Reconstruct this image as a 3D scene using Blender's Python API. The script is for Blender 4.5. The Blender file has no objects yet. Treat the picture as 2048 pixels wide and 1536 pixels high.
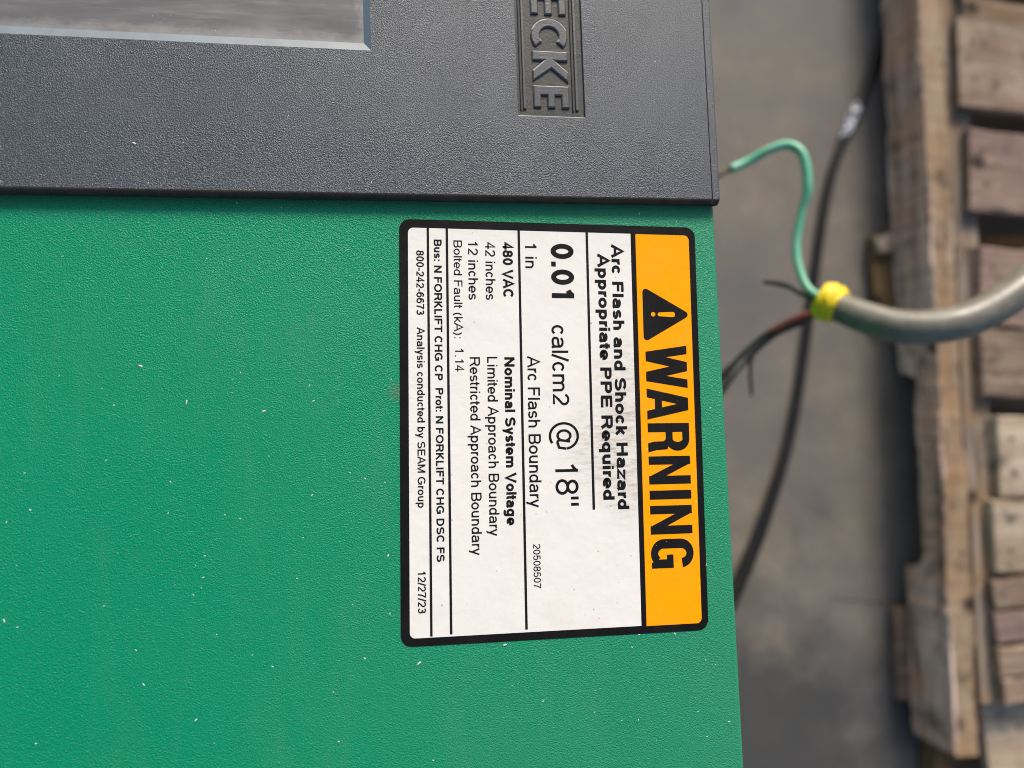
import bpy, bmesh, math, random
from mathutils import Vector, Matrix, noise
random.seed(7)
S = 0.001                                   # everything below is written in millimetres
sc = bpy.context.scene
C = sc.collection
sin, cos, PI = math.sin, math.cos, math.pi

# ------------------------------------------------------------------ camera
cd = bpy.data.cameras.new('camera'); cam = bpy.data.objects.new('camera', cd); C.objects.link(cam)
cd.sensor_width = 36; cd.lens = 26
cd.clip_start = 0.01; cd.clip_end = 200
Mr = ((0.98788432, 0.02163658, -0.15367637), (-0.03328921, 0.99672751, -0.07366204), (0.15157967, 0.07788534, 0.98537177))
mw = Matrix(Mr).to_4x4(); mw.translation = Vector((-103.618, -73.472, 223.374)) * S
cam.matrix_world = mw
cd.dof.use_dof = True; cd.dof.focus_distance = 0.2262; cd.dof.aperture_fstop = 7.2; cd.dof.aperture_blades = 0
sc.camera = cam

# ------------------------------------------------------------------ sky, sun, exposure
SUN_EL, SUN_AZ = math.radians(31), math.radians(14)      # azimuth measured from +Y towards +X
w = bpy.data.worlds.new("World"); sc.world = w; w.use_nodes = True
nt = w.node_tree; bg = nt.nodes['Background']
sk = nt.nodes.new('ShaderNodeTexSky'); sk.sky_type = 'NISHITA'; sk.sun_disc = False
sk.sun_elevation = SUN_EL; sk.sun_rotation = SUN_AZ; sk.air_density = 1.0; sk.dust_density = 3.0
nt.links.new(sk.outputs[0], bg.inputs[0]); bg.inputs[1].default_value = 0.058
sl = bpy.data.lights.new('sun', 'SUN'); sun = bpy.data.objects.new('sun', sl); C.objects.link(sun)
sl.energy = 1.5; sl.angle = math.radians(16); sl.color = (1.0, 0.93, 0.83)
sd = Vector((sin(SUN_AZ)*cos(SUN_EL), cos(SUN_AZ)*cos(SUN_EL), sin(SUN_EL)))
sun.rotation_euler = sd.to_track_quat('Z', 'Y').to_euler()
sun.location = (0, 0, 2)
sc.view_settings.view_transform = 'Standard'; sc.view_settings.look = 'None'
sc.view_settings.gamma = 1; sc.view_settings.exposure = 1.42; sc.cycles.filter_width = 1.0

# ------------------------------------------------------------------ materials
class N:
    def __init__(s, name):
        s.m = bpy.data.materials.new(name); s.m.use_nodes = True; s.t = s.m.node_tree
        s.b = s.t.nodes['Principled BSDF']; s.tc = s.t.nodes.new('ShaderNodeTexCoord')
    def n(s, k, **kw):
        x = s.t.nodes.new('ShaderNode' + k)
        for a, v in kw.items(): setattr(x, a, v)
        return x
    def L(s, a, b): s.t.links.new(a, b)
    def setv(s, **kw):
        for k, v in kw.items():
            s.b.inputs[{'col': 'Base Color', 'rough': 'Roughness', 'metal': 'Metallic', 'spec': 'Specular IOR Level', 'coat': 'Coat Weight', 'coatr': 'Coat Roughness'}[k]].default_value = (*v, 1) if isinstance(v, tuple) else v
        return s
    def vec(s, scale=(1, 1, 1), rot=(0, 0, 0), loc=(0, 0, 0), src='Object'):
        mp = s.n('Mapping'); mp.inputs['Scale'].default_value = scale; mp.inputs['Rotation'].default_value = rot; mp.inputs['Location'].default_value = loc
        s.L(s.tc.outputs[src], mp.inputs[0]); return mp.outputs[0]
    def noise(s, scale, detail=3, rough=.5, vec=None, dist=0):
        x = s.n('TexNoise'); x.inputs['Scale'].default_value = scale; x.inputs['Detail'].default_value = detail
        x.inputs['Roughness'].default_value = rough; x.inputs['Distortion'].default_value = dist
        s.L(vec if vec is not None else s.tc.outputs['Object'], x.inputs['Vector']); return x.outputs['Fac']
    def vor(s, scale, feat='F1', vec=None, rnd=1):
        x = s.n('TexVoronoi'); x.feature = feat; x.inputs['Scale'].default_value = scale; x.inputs['Randomness'].default_value = rnd
        s.L(vec if vec is not None else s.tc.outputs['Object'], x.inputs['Vector']); return x
    def ramp(s, fac, stops):
        x = s.n('ValToRGB'); e = x.color_ramp.elements
        while len(e) < len(stops): e.new(.5)
        for i, (p, c) in enumerate(stops):
            e[i].position = p; e[i].color = (*c, 1) if isinstance(c, tuple) else (c, c, c, 1)
        s.L(fac, x.inputs[0]); return x.outputs[0]
    def mix(s, fac, a, b, mode='MIX'):
        x = s.n('Mix'); x.data_type = 'RGBA'; x.blend_type = mode
        for i, v in ((0, fac), (6, a), (7, b)):
            if isinstance(v, (int, float)): x.inputs[i].default_value = v if i == 0 else (v, v, v, 1)
            elif isinstance(v, tuple): x.inputs[i].default_value = (*v, 1)
            else: s.L(v, x.inputs[i])
        return x.outputs[2]
    def math(s, op, a, b=0.0, c=0.0):
        x = s.n('Math'); x.operation = op
        for i, v in enumerate((a, b, c)):
            if isinstance(v, (int, float)): x.inputs[i].default_value = v
            else: s.L(v, x.inputs[i])
        return x.outputs[0]
    def bump(s, h, dist, strength=1.0, prev=None):
        x = s.n('Bump'); x.inputs['Strength'].default_value = strength; x.inputs['Distance'].default_value = dist
        s.L(h, x.inputs['Height'])
        if prev is not None: s.L(prev, x.inputs['Normal'])
        return x.outputs[0]
    def out(s, col=None, rough=None, nor=None):
        if col is not None: s.L(col, s.b.inputs['Base Color'])
        if rough is not None: s.L(rough, s.b.inputs['Roughness'])
        if nor is not None: s.L(nor, s.b.inputs['Normal'])
        return s.m

def mat_powder(name, c1, c2, rough, spec, cell, amp, dustglintcol, dustglintamt, film, filmsheencol):
    a = N(name).setv(spec=spec)
    big = a.noise(9, 4, .6)
    col = a.mix(big, c1, c2)
    dust = a.noise(34, 6, .7, a.vec((1, .55, 1), (0, 0, .5)))
    dm = a.math('MULTIPLY', a.ramp(dust, [(.40, 0.0), (.9, 1.0)]), dustglintamt * .28)
    col = a.mix(dm, col, dustglintcol)
    # thin patchy dust film, with the sheen towards the right put into its colour
    px = a.n('SeparateXYZ'); a.L(a.tc.outputs['Object'], px.inputs[0])
    fm = a.math('ADD', a.math('MULTIPLY', px.outputs[0], 5.0), a.math('MULTIPLY', px.outputs[1], -1.6))
    fm = a.ramp(a.math('ADD', fm, a.math('ADD', a.math('MULTIPLY', a.noise(14, 5, .6), 1.1), .15)), [(.05, 0.0), (1.0, 1.0)])
    col = a.mix(a.math('MULTIPLY', fm, film), col, filmsheencol)
    wp = a.ramp(a.noise(22, 5, .6, a.vec((2.2, .5, 1), (0, 0, .9), (.3, .1, 0)), 1.2), [(.52, 0.0), (.72, 1.0)])
    col = a.mix(a.math('MULTIPLY', wp, film * .35), col, filmsheencol)
    fine = a.noise(2600, 2, .5)
    spk = a.ramp(fine, [(.60, 0.0), (.78, 1.0)])  # fine bright glints of the coat, put into the colour
    col = a.mix(a.math('MULTIPLY', spk, min(1, dustglintamt * 1.3)), col, dustglintcol)
    if 'green' in name:     # brown rub mark by the sticker and a line of grime under the fascia
        mp = a.vec((1, 2.2, 1), (0, 0, .75), (0, 0, 0)); v = a.n('VectorMath', operation='DISTANCE'); a.L(a.tc.outputs['Object'], v.inputs[0]); v.inputs[1].default_value = (-.1035, -.0585, 0)
        ms = a.ramp(a.math('ADD', a.math('DIVIDE', v.outputs['Value'], .006), a.math('MULTIPLY', a.noise(700, 4, .7), .8)), [(.45, 1.0), (1.0, 0.0)])
        col = a.mix(a.math('MULTIPLY', ms, .38), col, (.16, .11, .07))
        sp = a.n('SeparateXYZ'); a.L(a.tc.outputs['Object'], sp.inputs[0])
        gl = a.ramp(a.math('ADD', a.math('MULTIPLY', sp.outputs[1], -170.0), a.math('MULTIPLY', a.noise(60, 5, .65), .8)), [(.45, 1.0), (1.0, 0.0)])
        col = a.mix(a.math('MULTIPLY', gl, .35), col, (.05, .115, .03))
    r = a.math('ADD', a.math('MULTIPLY', a.noise(60, 3), .12), rough - .06)
    n1 = a.noise(cell, 2, .55)
    n2 = a.vor(cell * .9, 'SMOOTH_F1').outputs['Distance']
    nb = a.bump(n1, amp, 1.0)
    nb = a.bump(n2, amp * .7, 1.0, nb)
    return a.out(col, r, nb)
M = {}
M['green'] = mat_powder('green powder coat', (.0002, .232, .106), (.0004, .262, .126), .26, .27, 2900, .00023, (.12, .38, .27), .09, .16, (.17, .30, .20))
M['fascia'] = mat_powder('textured grey plastic', (.038, .048, .062), (.048, .058, .070), .31, .50, 3400, .00021, (.34, .37, .40), .34, .07, (.22, .23, .22))

a = N('grime grey plastic').setv(spec=.4, rough=.55)
g = a.ramp(a.noise(240, 4, .6), [(.35, (.036, .037, .034)), (.7, (.066, .061, .050))])
M['grime'] = a.out(g, None, a.bump(a.noise(1500, 3), .00015))
a = N('smooth dark plastic').setv(spec=.8, rough=.30)
M['edge'] = None
M['letter'] = a.out(a.ramp(a.noise(300, 4), [(.3, (.062, .063, .060)), (.75, (.088, .088, .082))]), None, a.bump(a.noise(1400, 2), .00008))
a = N('bezel plastic').setv(spec=.8, rough=.36, coat=.6, coatr=.3)
M['bezel'] = a.out(a.ramp(a.noise(200, 3), [(.3, (.09, .125, .16)), (.7, (.12, .16, .20))]), None, a.bump(a.noise(2200, 2), .00005))
a = N('dusty display window').setv(spec=.5)
st = a.noise(45, 6, .65, a.vec((.35, 1.6, 1), (0, 0, -.12)), .6)
st2 = a.noise(160, 5, .7, a.vec((.25, 2.2, 1), (0, 0, .35)))
col = a.ramp(st, [(.3, (.10, .094, .094)), (.55, (.145, .138, .135)), (.75, (.21, .20, .195))])
col = a.mix(a.math('MULTIPLY', a.ramp(st2, [(.5, 0.0), (.75, 1.0)]), .35), col, (.34, .32, .29))
# grime gathered along the lower edge of the window
sx = a.n('SeparateXYZ'); a.L(a.tc.outputs['Object'], sx.inputs[0])
edge = a.ramp(a.math('ADD', a.math('MULTIPLY', a.math('SUBTRACT', sx.outputs[1], .0483), 110.0), a.math('MULTIPLY', a.noise(130, 5, .7), .9)), [(.35, 1.0), (.85, 0.0)])
edx = a.ramp(a.math('ADD', a.math('MULTIPLY', a.math('SUBTRACT', -.1113, sx.outputs[0]), 100.0), a.math('MULTIPLY', a.noise(330, 5, .7), 1.0)), [(.4, 1.0), (.8, 0.0)])
col = a.mix(a.math('MULTIPLY', edge, .55), col, (.40, .385, .35))
col = a.mix(a.math('MULTIPLY', edx, .5), col, (.36, .345, .31))
M['display'] = a.out(col, a.ramp(st, [(.3, .30), (.7, .55)]), a.bump(st2, .00004))

a = N('shade-toned plastic edge').setv(spec=.25, rough=.6)
M['worn'] = None  # pale painted highlight of sun-facing edges, set below
M['edge'] = a.out(a.ramp(a.noise(260, 5, .65), [(.35, (.034, .026, .020)), (.7, (.060, .046, .034))]), None, a.bump(a.noise(3000, 2), .0001))  # brown tone of rims and letter sides in shade, put into the colour
a = N('pale plastic edge highlight').setv(spec=.6, rough=.3)
M['worn'] = a.out(a.ramp(a.noise(900, 4, .6), [(.35, (.24, .26, .27)), (.65, (.48, .50, .51))]))  # pale highlight of edges facing the sun, put into the colour
def mat_print(name, c, rough, dirt=.10, dirtcol=(.45, .38, .27), smudge=False, spec=.14):
    a = N(name).setv(spec=spec)
    d = a.ramp(a.noise(70, 6, .65), [(.48, 0.0), (.82, 1.0)])
    col = a.mix(a.math('MULTIPLY', d, dirt), c, dirtcol)
    sp = a.ramp(a.noise(650, 2, .4), [(.735, 0.0), (.77, 1.0)])
    col = a.mix(a.math('MULTIPLY', sp, .45 if smudge else .12), col, (.16, .12, .08))
    if smudge:      # handled, dirty patch beside the headline
        for (px, py, r1, k) in ((.0705, .0650, .020, 1.0), (.048, .0695, .014, .7), (.086, .0715, .012, .55), (.060, .070, .010, .5)):
            v = a.n('VectorMath', operation='DISTANCE'); a.L(a.tc.outputs['Object'], v.inputs[0]); v.inputs[1].default_value = (px, py, 0)
            ms = a.ramp(a.math('DIVIDE', v.outputs['Value'], r1), [(.1, 1.0), (1.0, 0.0)])
            tx = a.ramp(a.noise(420, 6, .75, a.vec((1.6, .35, 1), (0, 0, .35))), [(.46, 0.0), (.72, 1.0)])
            tx2 = a.math('ADD', a.math('MULTIPLY', tx, .8), .12)
            col = a.mix(a.math('MULTIPLY', a.math('MULTIPLY', ms, tx2), k), col, (.24, .165, .075))
    nb = a.bump(a.noise(110, 3, .5), .00022)
    nb = a.bump(a.noise(420, 3, .5), .00005, 1, nb)
    return a.out(col, a.ramp(a.noise(60, 3), [(.3, rough - .05), (.7, rough + .08)]), nb)
M['white'] = mat_print('white label film', (.78, .75, .69), .38, .14, smudge=True)
M['orange'] = mat_print('orange label film', (1.0, .36, .001), .36, .06)
M['black'] = mat_print('black label ink', (.008, .007, .007), .40, .06, (.12, .10, .08))
M['ink'] = mat_print('black print', (.010, .009, .009), .42, .05, (.10, .08, .07))

a = N('worn concrete').setv(spec=.35)
b1 = a.noise(3.2, 5, .6, a.vec(loc=(3.1, 1.7, 0))); b2 = a.noise(13, 6, .65); b3 = a.noise(90, 4, .6)
col = a.ramp(b2, [(.25, (.130, .112, .091)), (.5, (.168, .143, .115)), (.75, (.225, .190, .148))])
col = a.mix(a.ramp(b1, [(.40, 0.0), (.64, .8)]), col, (.100, .099, .104))
col = a.mix(a.math('MULTIPLY', a.ramp(b3, [(.55, 0.0), (.75, 1.0)]), .2), col, (.25, .21, .165))
# dark patch: shade on the near floor put into the colour
sx = a.n('VectorMath', operation='DISTANCE'); a.L(a.tc.outputs['Object'], sx.inputs[0]); sx.inputs[1].default_value = (.40, -.62, -.87)
pm = a.ramp(a.math('ADD', a.math('DIVIDE', sx.outputs['Value'], .36), a.math('MULTIPLY', a.math('SUBTRACT', b2, .5), 1.4)), [(.35, 1.0), (1.0, 0.0)])
col = a.mix(a.math('MULTIPLY', pm, .85), col, (.050, .049, .047))
M['concrete'] = a.out(col, a.ramp(b2, [(.3, .55), (.7, .85)]), a.bump(b3, .0006, .6, a.bump(b2, .002, .5)))

def mat_wood(name, stops, warm, seed=0.0):
    a = N(name).setv(spec=.25)
    oi = a.n('ObjectInfo')
    mp = a.n('Mapping'); mp.inputs['Scale'].default_value = (3.2, 42, 42)
    va = a.n('VectorMath', operation='ADD'); a.L(a.tc.outputs['Object'], va.inputs[0])
    vs = a.n('VectorMath', operation='SCALE'); a.L(oi.outputs['Random'], vs.inputs['Scale']); vs.inputs[0].default_value = (7 + seed, 3, 5)
    a.L(vs.outputs[0], va.inputs[1]); a.L(va.outputs[0], mp.inputs[0])
    gr = a.math('ADD', a.math('MULTIPLY', a.noise(1.0, 6, .68, mp.outputs[0], .7), .75), a.math('MULTIPLY', a.noise(2.7, 5, .7, mp.outputs[0], .3), .25))
    bl = a.noise(11, 4, .6, va.outputs[0])
    kn = a.vor(9, 'F1', va.outputs[0]).outputs['Distance']
    col = a.ramp(gr, stops)
    col = a.mix(a.ramp(bl, [(.42, 0.0), (.66, .75)]), col, warm)
    col = a.mix(a.ramp(kn, [(.07, .95), (.16, 0.0)]), col, (.035, .022, .015))
    st = a.noise(26, 5, .7, va.outputs[0]); col = a.mix(a.math('MULTIPLY', a.ramp(st, [(.55, 0.0), (.68, 1.0)]), .7), col, (.05, .04, .034))
    br = a.math('ADD', a.math('MULTIPLY', oi.outputs['Random'], .35), .64)
    col = a.mix(1.0, col, a.n('CombineColor').outputs[0], 'MIX') if False else col
    hs = a.n('HueSaturation'); a.L(br, hs.inputs['Value']); a.L(col, hs.inputs['Color'])
    return a.out(hs.outputs[0], a.ramp(gr, [(.3, .7), (.7, .9)]), a.bump(gr, .0035, .8))
GW = [(.30, (.10, .072, .050)), (.45, (.27, .205, .155)), (.58, (.44, .365, .29)), (.75, (.64, .58, .50))]
M['wood_grey'] = mat_wood('weathered grey wood', GW, (.42, .255, .13))
M['wood_board'] = mat_wood('worn pallet board', [(.30, (.15, .095, .065)), (.45, (.31, .225, .16)), (.6, (.47, .365, .265)), (.75, (.62, .51, .39))], (.23, .14, .10), 3)
M['wood_brown'] = mat_wood('brown damp wood', [(.25, (.08, .045, .02)), (.5, (.19, .115, .05)), (.75, (.34, .22, .11))], (.15, .09, .045), 5)
M['wood_tan'] = mat_wood('fresh tan wood', [(.25, (.22, .15, .10)), (.45, (.44, .335, .235)), (.62, (.64, .54, .41)), (.8, (.74, .67, .56))], (.34, .25, .17), 8)

M['wood_pale'] = mat_wood('lightened splintery wood', [(.34, (.11, .060, .042)), (.44, (.46, .30, .235)), (.54, (.76, .55, .46)), (.72, (.90, .73, .64))], (.58, .34, .22), 11)  # pale side wood, its colour raised to offset the shade on that face
M['wood_orange'] = mat_wood('orange brown wood', [(.30, (.12, .08, .05)), (.45, (.28, .19, .12)), (.6, (.42, .32, .22)), (.75, (.60, .52, .42))], (.38, .22, .11), 12)
M['wood_red'] = mat_wood('reddish brown stained board', [(.30, (.10, .06, .05)), (.45, (.23, .155, .12)), (.6, (.36, .26, .20)), (.75, (.48, .37, .30))], (.20, .13, .12), 14)
def mat_plain(name, c, c2, rough, spec=.5, sc_=120, bmp=.0002):
    a = N(name).setv(spec=spec)
    return a.out(a.mix(a.ramp(a.noise(sc_, 4, .6), [(.35, 0.0), (.7, 1.0)]), c, c2), a.ramp(a.noise(sc_ * .6, 3), [(.3, rough - .06), (.7, rough + .1)]), a.bump(a.noise(sc_ * 4, 3), bmp))
M['jacket'] = mat_plain('grey cable jacket', (.19, .18, .15), (.12, .11, .085), .38)
M['yellow'] = mat_plain('yellow tape', (.90, .68, .012), (.78, .54, .015), .40)
M['wiregreen'] = mat_plain('green insulation', (.09, .43, .27), (.18, .42, .30), .35)
M['wireblack'] = mat_plain('black insulation', (.014, .014, .015), (.03, .028, .026), .4)
M['wirered'] = mat_plain('dull red insulation', (.26, .05, .03), (.08, .035, .025), .45)
M['copper'] = mat_plain('tarnished copper', (.10, .065, .04), (.06, .045, .03), .5)
M['rubber'] = mat_plain('black rubber sheath', (.010, .010, .011), (.022, .021, .022), .48, .25)
M['paint'] = mat_plain('chalky white paint', (.85, .86, .88), (.45, .46, .50), .7, .3, 200, .001)
a = N('flaking white paint on rubber').setv(spec=.3, rough=.65)
M['paint'] = a.out(a.ramp(a.noise(110, 4, .7), [(.47, (.03, .03, .035)), (.55, (.66, .68, .74))]), None, a.bump(a.noise(200, 3), .001))
M['nail'] = mat_plain('rusty nail', (.05, .03, .02), (.09, .05, .03), .6)
M['chip'] = mat_plain('pale wood dust', (.70, .66, .56), (.85, .83, .78), .6, .3, 400)

# ------------------------------------------------------------------ mesh helpers
def mk(name, V, F, m, parent=None, smooth=False, bevel=0, loc=None, mats=None, segs=1):
    me = bpy.data.meshes.new(name); me.from_pydata([tuple(c * S for c in v) for v in V], [], F)
    bm = bmesh.new(); bm.from_mesh(me)
    bmesh.ops.remove_doubles(bm, verts=bm.verts, dist=1e-7)
    if bevel:
        es = [e for e in bm.edges if len(e.link_faces) == 2 and e.calc_face_angle(0) > .5]
        bmesh.ops.bevel(bm, geom=es, offset=bevel * S, segments=segs, affect='EDGES', profile=.5)
    bm.to_mesh(me); bm.free()
    me.materials.append(m)
    if smooth:
        for p in me.polygons: p.use_smooth = True
    o = bpy.data.objects.new(name, me); C.objects.link(o)
    if parent: o.parent = parent
    if loc: o.location = [c * S for c in loc]
    return o
def empty(name, loc=(0, 0, 0), label=None, cat=None, group=None):
    o = bpy.data.objects.new(name, None); C.objects.link(o); o.empty_display_size = .01
    o.location = [c * S for c in loc]
    return tag(o, label, cat, group)
def tag(o, label=None, cat=None, group=None, kind=None):
    for k, v in (('label', label), ('category', cat), ('group', group), ('kind', kind)):
        if v: o[k] = v
    return o
BOXF = [(0, 3, 2, 1), (4, 5, 6, 7), (0, 1, 5, 4), (1, 2, 6, 5), (2, 3, 7, 6), (3, 0, 4, 7)]
def boxv(x0, x1, y0, y1, z0, z1):
    return [(x0, y0, z0), (x1, y0, z0), (x1, y1, z0), (x0, y1, z0), (x0, y0, z1), (x1, y0, z1), (x1, y1, z1), (x0, y1, z1)]
def tube_geo(pts, rads, n=20, sub=8, caps=True):
    """Catmull-Rom tube through pts"""
    P = [Vector(p) for p in pts]; Q = []; RR = []
    rads = rads if isinstance(rads, (list, tuple)) else [rads] * len(P)
    E = [P[0] * 2 - P[1]] + P + [P[-1] * 2 - P[-2]]
    for i in range(1, len(E) - 2):
        for k in range(sub):
            t = k / sub; a, b, c, d = E[i-1], E[i], E[i+1], E[i+2]
            Q.append(.5 * ((2*b) + (c-a)*t + (2*a-5*b+4*c-d)*t*t + (3*b-a-3*c+d)*t**3)); RR.append(rads[i-1] * (1-t) + rads[i] * t)
    Q.append(P[-1]); RR.append(rads[-1])
    V, F = [], []; up = None
    for i, q in enumerate(Q):
        tg = (Q[min(i+1, len(Q)-1)] - Q[max(i-1, 0)]).normalized()
        if up is None: up = tg.orthogonal().normalized()
        up = (up - tg * up.dot(tg)).normalized(); sd_ = tg.cross(up)
        for j in range(n):
            an = 2 * PI * j / n; V.append(q + (up * cos(an) + sd_ * sin(an)) * RR[i])
    for i in range(len(Q) - 1):
        for j in range(n):
            k = (j + 1) % n; F.append((i*n+j, i*n+k, (i+1)*n+k, (i+1)*n+j))
    if caps: F.append(tuple(range(n))[::-1]); F.append(tuple((len(Q)-1)*n + j for j in range(n)))
    return V, F
def tube(name, pts, r, m, parent=None, **k):
    V, F = tube_geo(pts, r, **k); return mk(name, V, F, m, parent, smooth=True)

# ------------------------------------------------------------------ floor
FZ = -870
V, F = [], []
xs = [-30000, -3000, -500, 300, 1400, 4000, 30000]
for j, y in enumerate([-30000, -3000, -1200, 1200, 4000, 30000]):
    for x in xs: V.append((x, y, FZ))
n = len(xs)
for j in range(5):
    for i in range(n - 1): F.append((j*n+i, j*n+i+1, (j+1)*n+i+1, (j+1)*n+i))
tag(mk('concrete_floor', V, F, M['concrete']), 'worn grey concrete floor with brown and dark stains and a patch of painted shade', kind='structure')
# hairline crack: a thin dark sliver, 0.6 mm proud, of packed dirt in the crack
V, F = [], []
cp = [(560, -339), (600, -345), (650, -352), (700, -356), (780, -350), (900, -362), (1100, -350)]
q = []
for i in range(len(cp) - 1):
    for k in range(6):
        t = k / 6; q.append((cp[i][0]*(1-t)+cp[i+1][0]*t, cp[i][1]*(1-t)+cp[i+1][1]*t + random.uniform(-2, 2)))
for i, (x, y) in enumerate(q):
    wd = random.uniform(.5, 1.3); V += [(x, y - wd, FZ + .5), (x, y + wd, FZ + .5)]
    if i: F.append((2*i-2, 2*i, 2*i+1, 2*i-1))
tag(mk('floor_crack', V, F, M['nail']), 'thin dark crack running across the concrete floor', kind='structure')

# ------------------------------------------------------------------ battery charger
ch = empty('battery_charger', (0, 0, FZ), 'green metal battery charger cabinet with grey fascia and warning label', 'battery charger')
Z0 = -FZ        # children are given in world mm, shifted up by Z0
def part(name, V, F, m, parent=ch, **k):
    o = mk(name, V, F, m, parent, **k)
    if parent is ch: o.location = (0, 0, Z0 * S)
    return o
part('housing', boxv(-425, 0, -520, 199, FZ + 20, 0), BOXF, M['green'], bevel=1.6, segs=4, smooth=False)
for i, (x, y) in enumerate(((-395, -490), (-395, 170), (-30, -490), (-30, 170))):
    part('foot', boxv(x - 25, x + 25, y - 25, y + 25, FZ + .2, FZ + 20.5), BOXF, M['rubber'], bevel=2)

# fascia: a 4 mm thick moulding with a window opening and a nameplate recess
T = 3.7
XR, XG = .45, -2.2                # outer right edge, groove
scr = (-292, -109.2, 45.3, 118); pl = (-64.7, -43.05, 26.4, 132)
def grid_top(x0, x1, y0, y1, z, holes):
    xs = sorted({x0, x1, *[h[0] for h in holes], *[h[1] for h in holes]}); ys = sorted({y0, y1, *[h[2] for h in holes], *[h[3] for h in holes]})
    V, F = [], []
    for i in range(len(xs) - 1):
        for j in range(len(ys) - 1):
            cx, cy = (xs[i] + xs[i+1]) / 2, (ys[j] + ys[j+1]) / 2
            if any(h[0] < cx < h[1] and h[2] < cy < h[3] for h in holes): continue
            k = len(V); V += [(xs[i], ys[j], z), (xs[i+1], ys[j], z), (xs[i+1], ys[j+1], z), (xs[i], ys[j+1], z)]; F.append((k, k+1, k+2, k+3))
    return V, F
def rings(levels):
    """levels: list of (x0,x1,y0,y1,z) going inwards"""
    V, F = [], []
    for (x0, x1, y0, y1, z) in levels: V += [(x0, y0, z), (x1, y0, z), (x1, y1, z), (x0, y1, z)]
    for l in range(len(levels) - 1):
        for k in range(4):
            a, b = l*4 + k, l*4 + (k+1) % 4; F.append((a, b, b + 4, a + 4))
    return V, F
def merge(*gs):
    V, F = [], []
    for v, f in gs:
        k = len(V); V += v; F += [tuple(i + k for i in q) for q in f]
    return V, F
YB = 1.2      # where the bottom edge starts to roll over
prof = [(YB, T)] + [(YB - (YB + .1) * sin(t), T - 1.5 * (1 - cos(t))) for t in [PI/2 * k / 6 for k in range(1, 7)]] + [(-.1, .03)]
gs = [grid_top(-424, XG - .16, YB, 198, T, [scr, pl]), grid_top(XG + .16, XR - .35, YB, 198, T, [])]
# roll-over strips, groove and outer side, swept along x segments
def strip(x0, x1, dz=0):
    V = [(x, y, z + dz) for (y, z) in prof for x in (x0, x1)]
    return V, [(2*i, 2*i+2, 2*i+3, 2*i+1)[::-1] for i in range(len(prof) - 1)]
edge = merge(strip(-424, XG - .16), strip(XG + .16, XR - .35))
yy = 198
gs.append(([(XG - .16, YB, T), (XG - .16, yy, T), (XG - .1, yy, T - .5), (XG - .1, -.05, T - .5), (XG + .1, yy, T - .5), (XG + .1, -.05, T - .5), (XG + .16, yy, T), (XG + .16, YB, T)],
           [(0, 3, 2, 1), (3, 5, 4, 2), (5, 7, 6, 4)]))
gs.append(([(XR - .35, YB, T), (XR, YB, T - .35), (XR, yy, T - .35), (XR - .35, yy, T), (XR, YB, .03), (XR, yy, .03), (XR, -.1, .03), (XR, -.1, T - 2), (XR - .35, -.1, T - 2)],
           [(0, 1, 2, 3), (1, 4, 5, 2), (1, 7, 6, 4), (0, 8, 7, 1)]))
lip = rings([(pl[0], pl[1], pl[2] - .02, pl[3], T + .004), (pl[0] + .12, pl[1] - .12, pl[2] + .34, pl[3] - .12, T - .196)]); lip = ([lip[0][k] for k in lip[1][0]], [(0, 1, 2, 3)])
gs.append(rings([(*pl, T), (pl[0] + .12, pl[1] - .12, pl[2] + .34, pl[3] - .12, T - .2), (pl[0] + .2, pl[1] - .2, pl[2] + .42, pl[3] - .2, T - .8)]))
gs.append(([(-424, -.1, .03), (-424, yy, .03), (-424, yy, T), (-424, YB, T)], [(0, 3, 2, 1)]))
gs.append(([(-424, yy, .03), (XR, yy, .03), (XR, yy, T - .35), (-424, yy, T)], [(0, 3, 2, 1)]))
V, F = merge(*gs)
fascia = part('fascia', V, F, M['fascia'])
mk('bottom_edge', *edge, M['edge'], fascia, smooth=True)
mk('nameplate_lip', *lip, M['worn'], fascia)  # bright strip: light on the lower rim painted as a pale colour
# bezel round the window
V, F = rings([(*scr, T), (scr[0] + 2.1, scr[1] - 2.1, scr[2] + 3.0, scr[3] - 2.1, T - 1.5), (scr[0] + 2.15, scr[1] - 2.15, scr[2] + 3.05, scr[3] - 2.15, T - 1.8)])
mk('screen_bezel', V, F, M['bezel'], fascia)
mk('display_window', [(scr[0] + 2, scr[2] + 2.9, T - 1.65), (scr[1] - 2, scr[2] + 2.9, T - 1.65), (scr[1] - 2, scr[3] - 2, T - 1.65), (scr[0] + 2, scr[3] - 2, T - 1.65)], [(0, 1, 2, 3)], M['display'], fascia)
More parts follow.
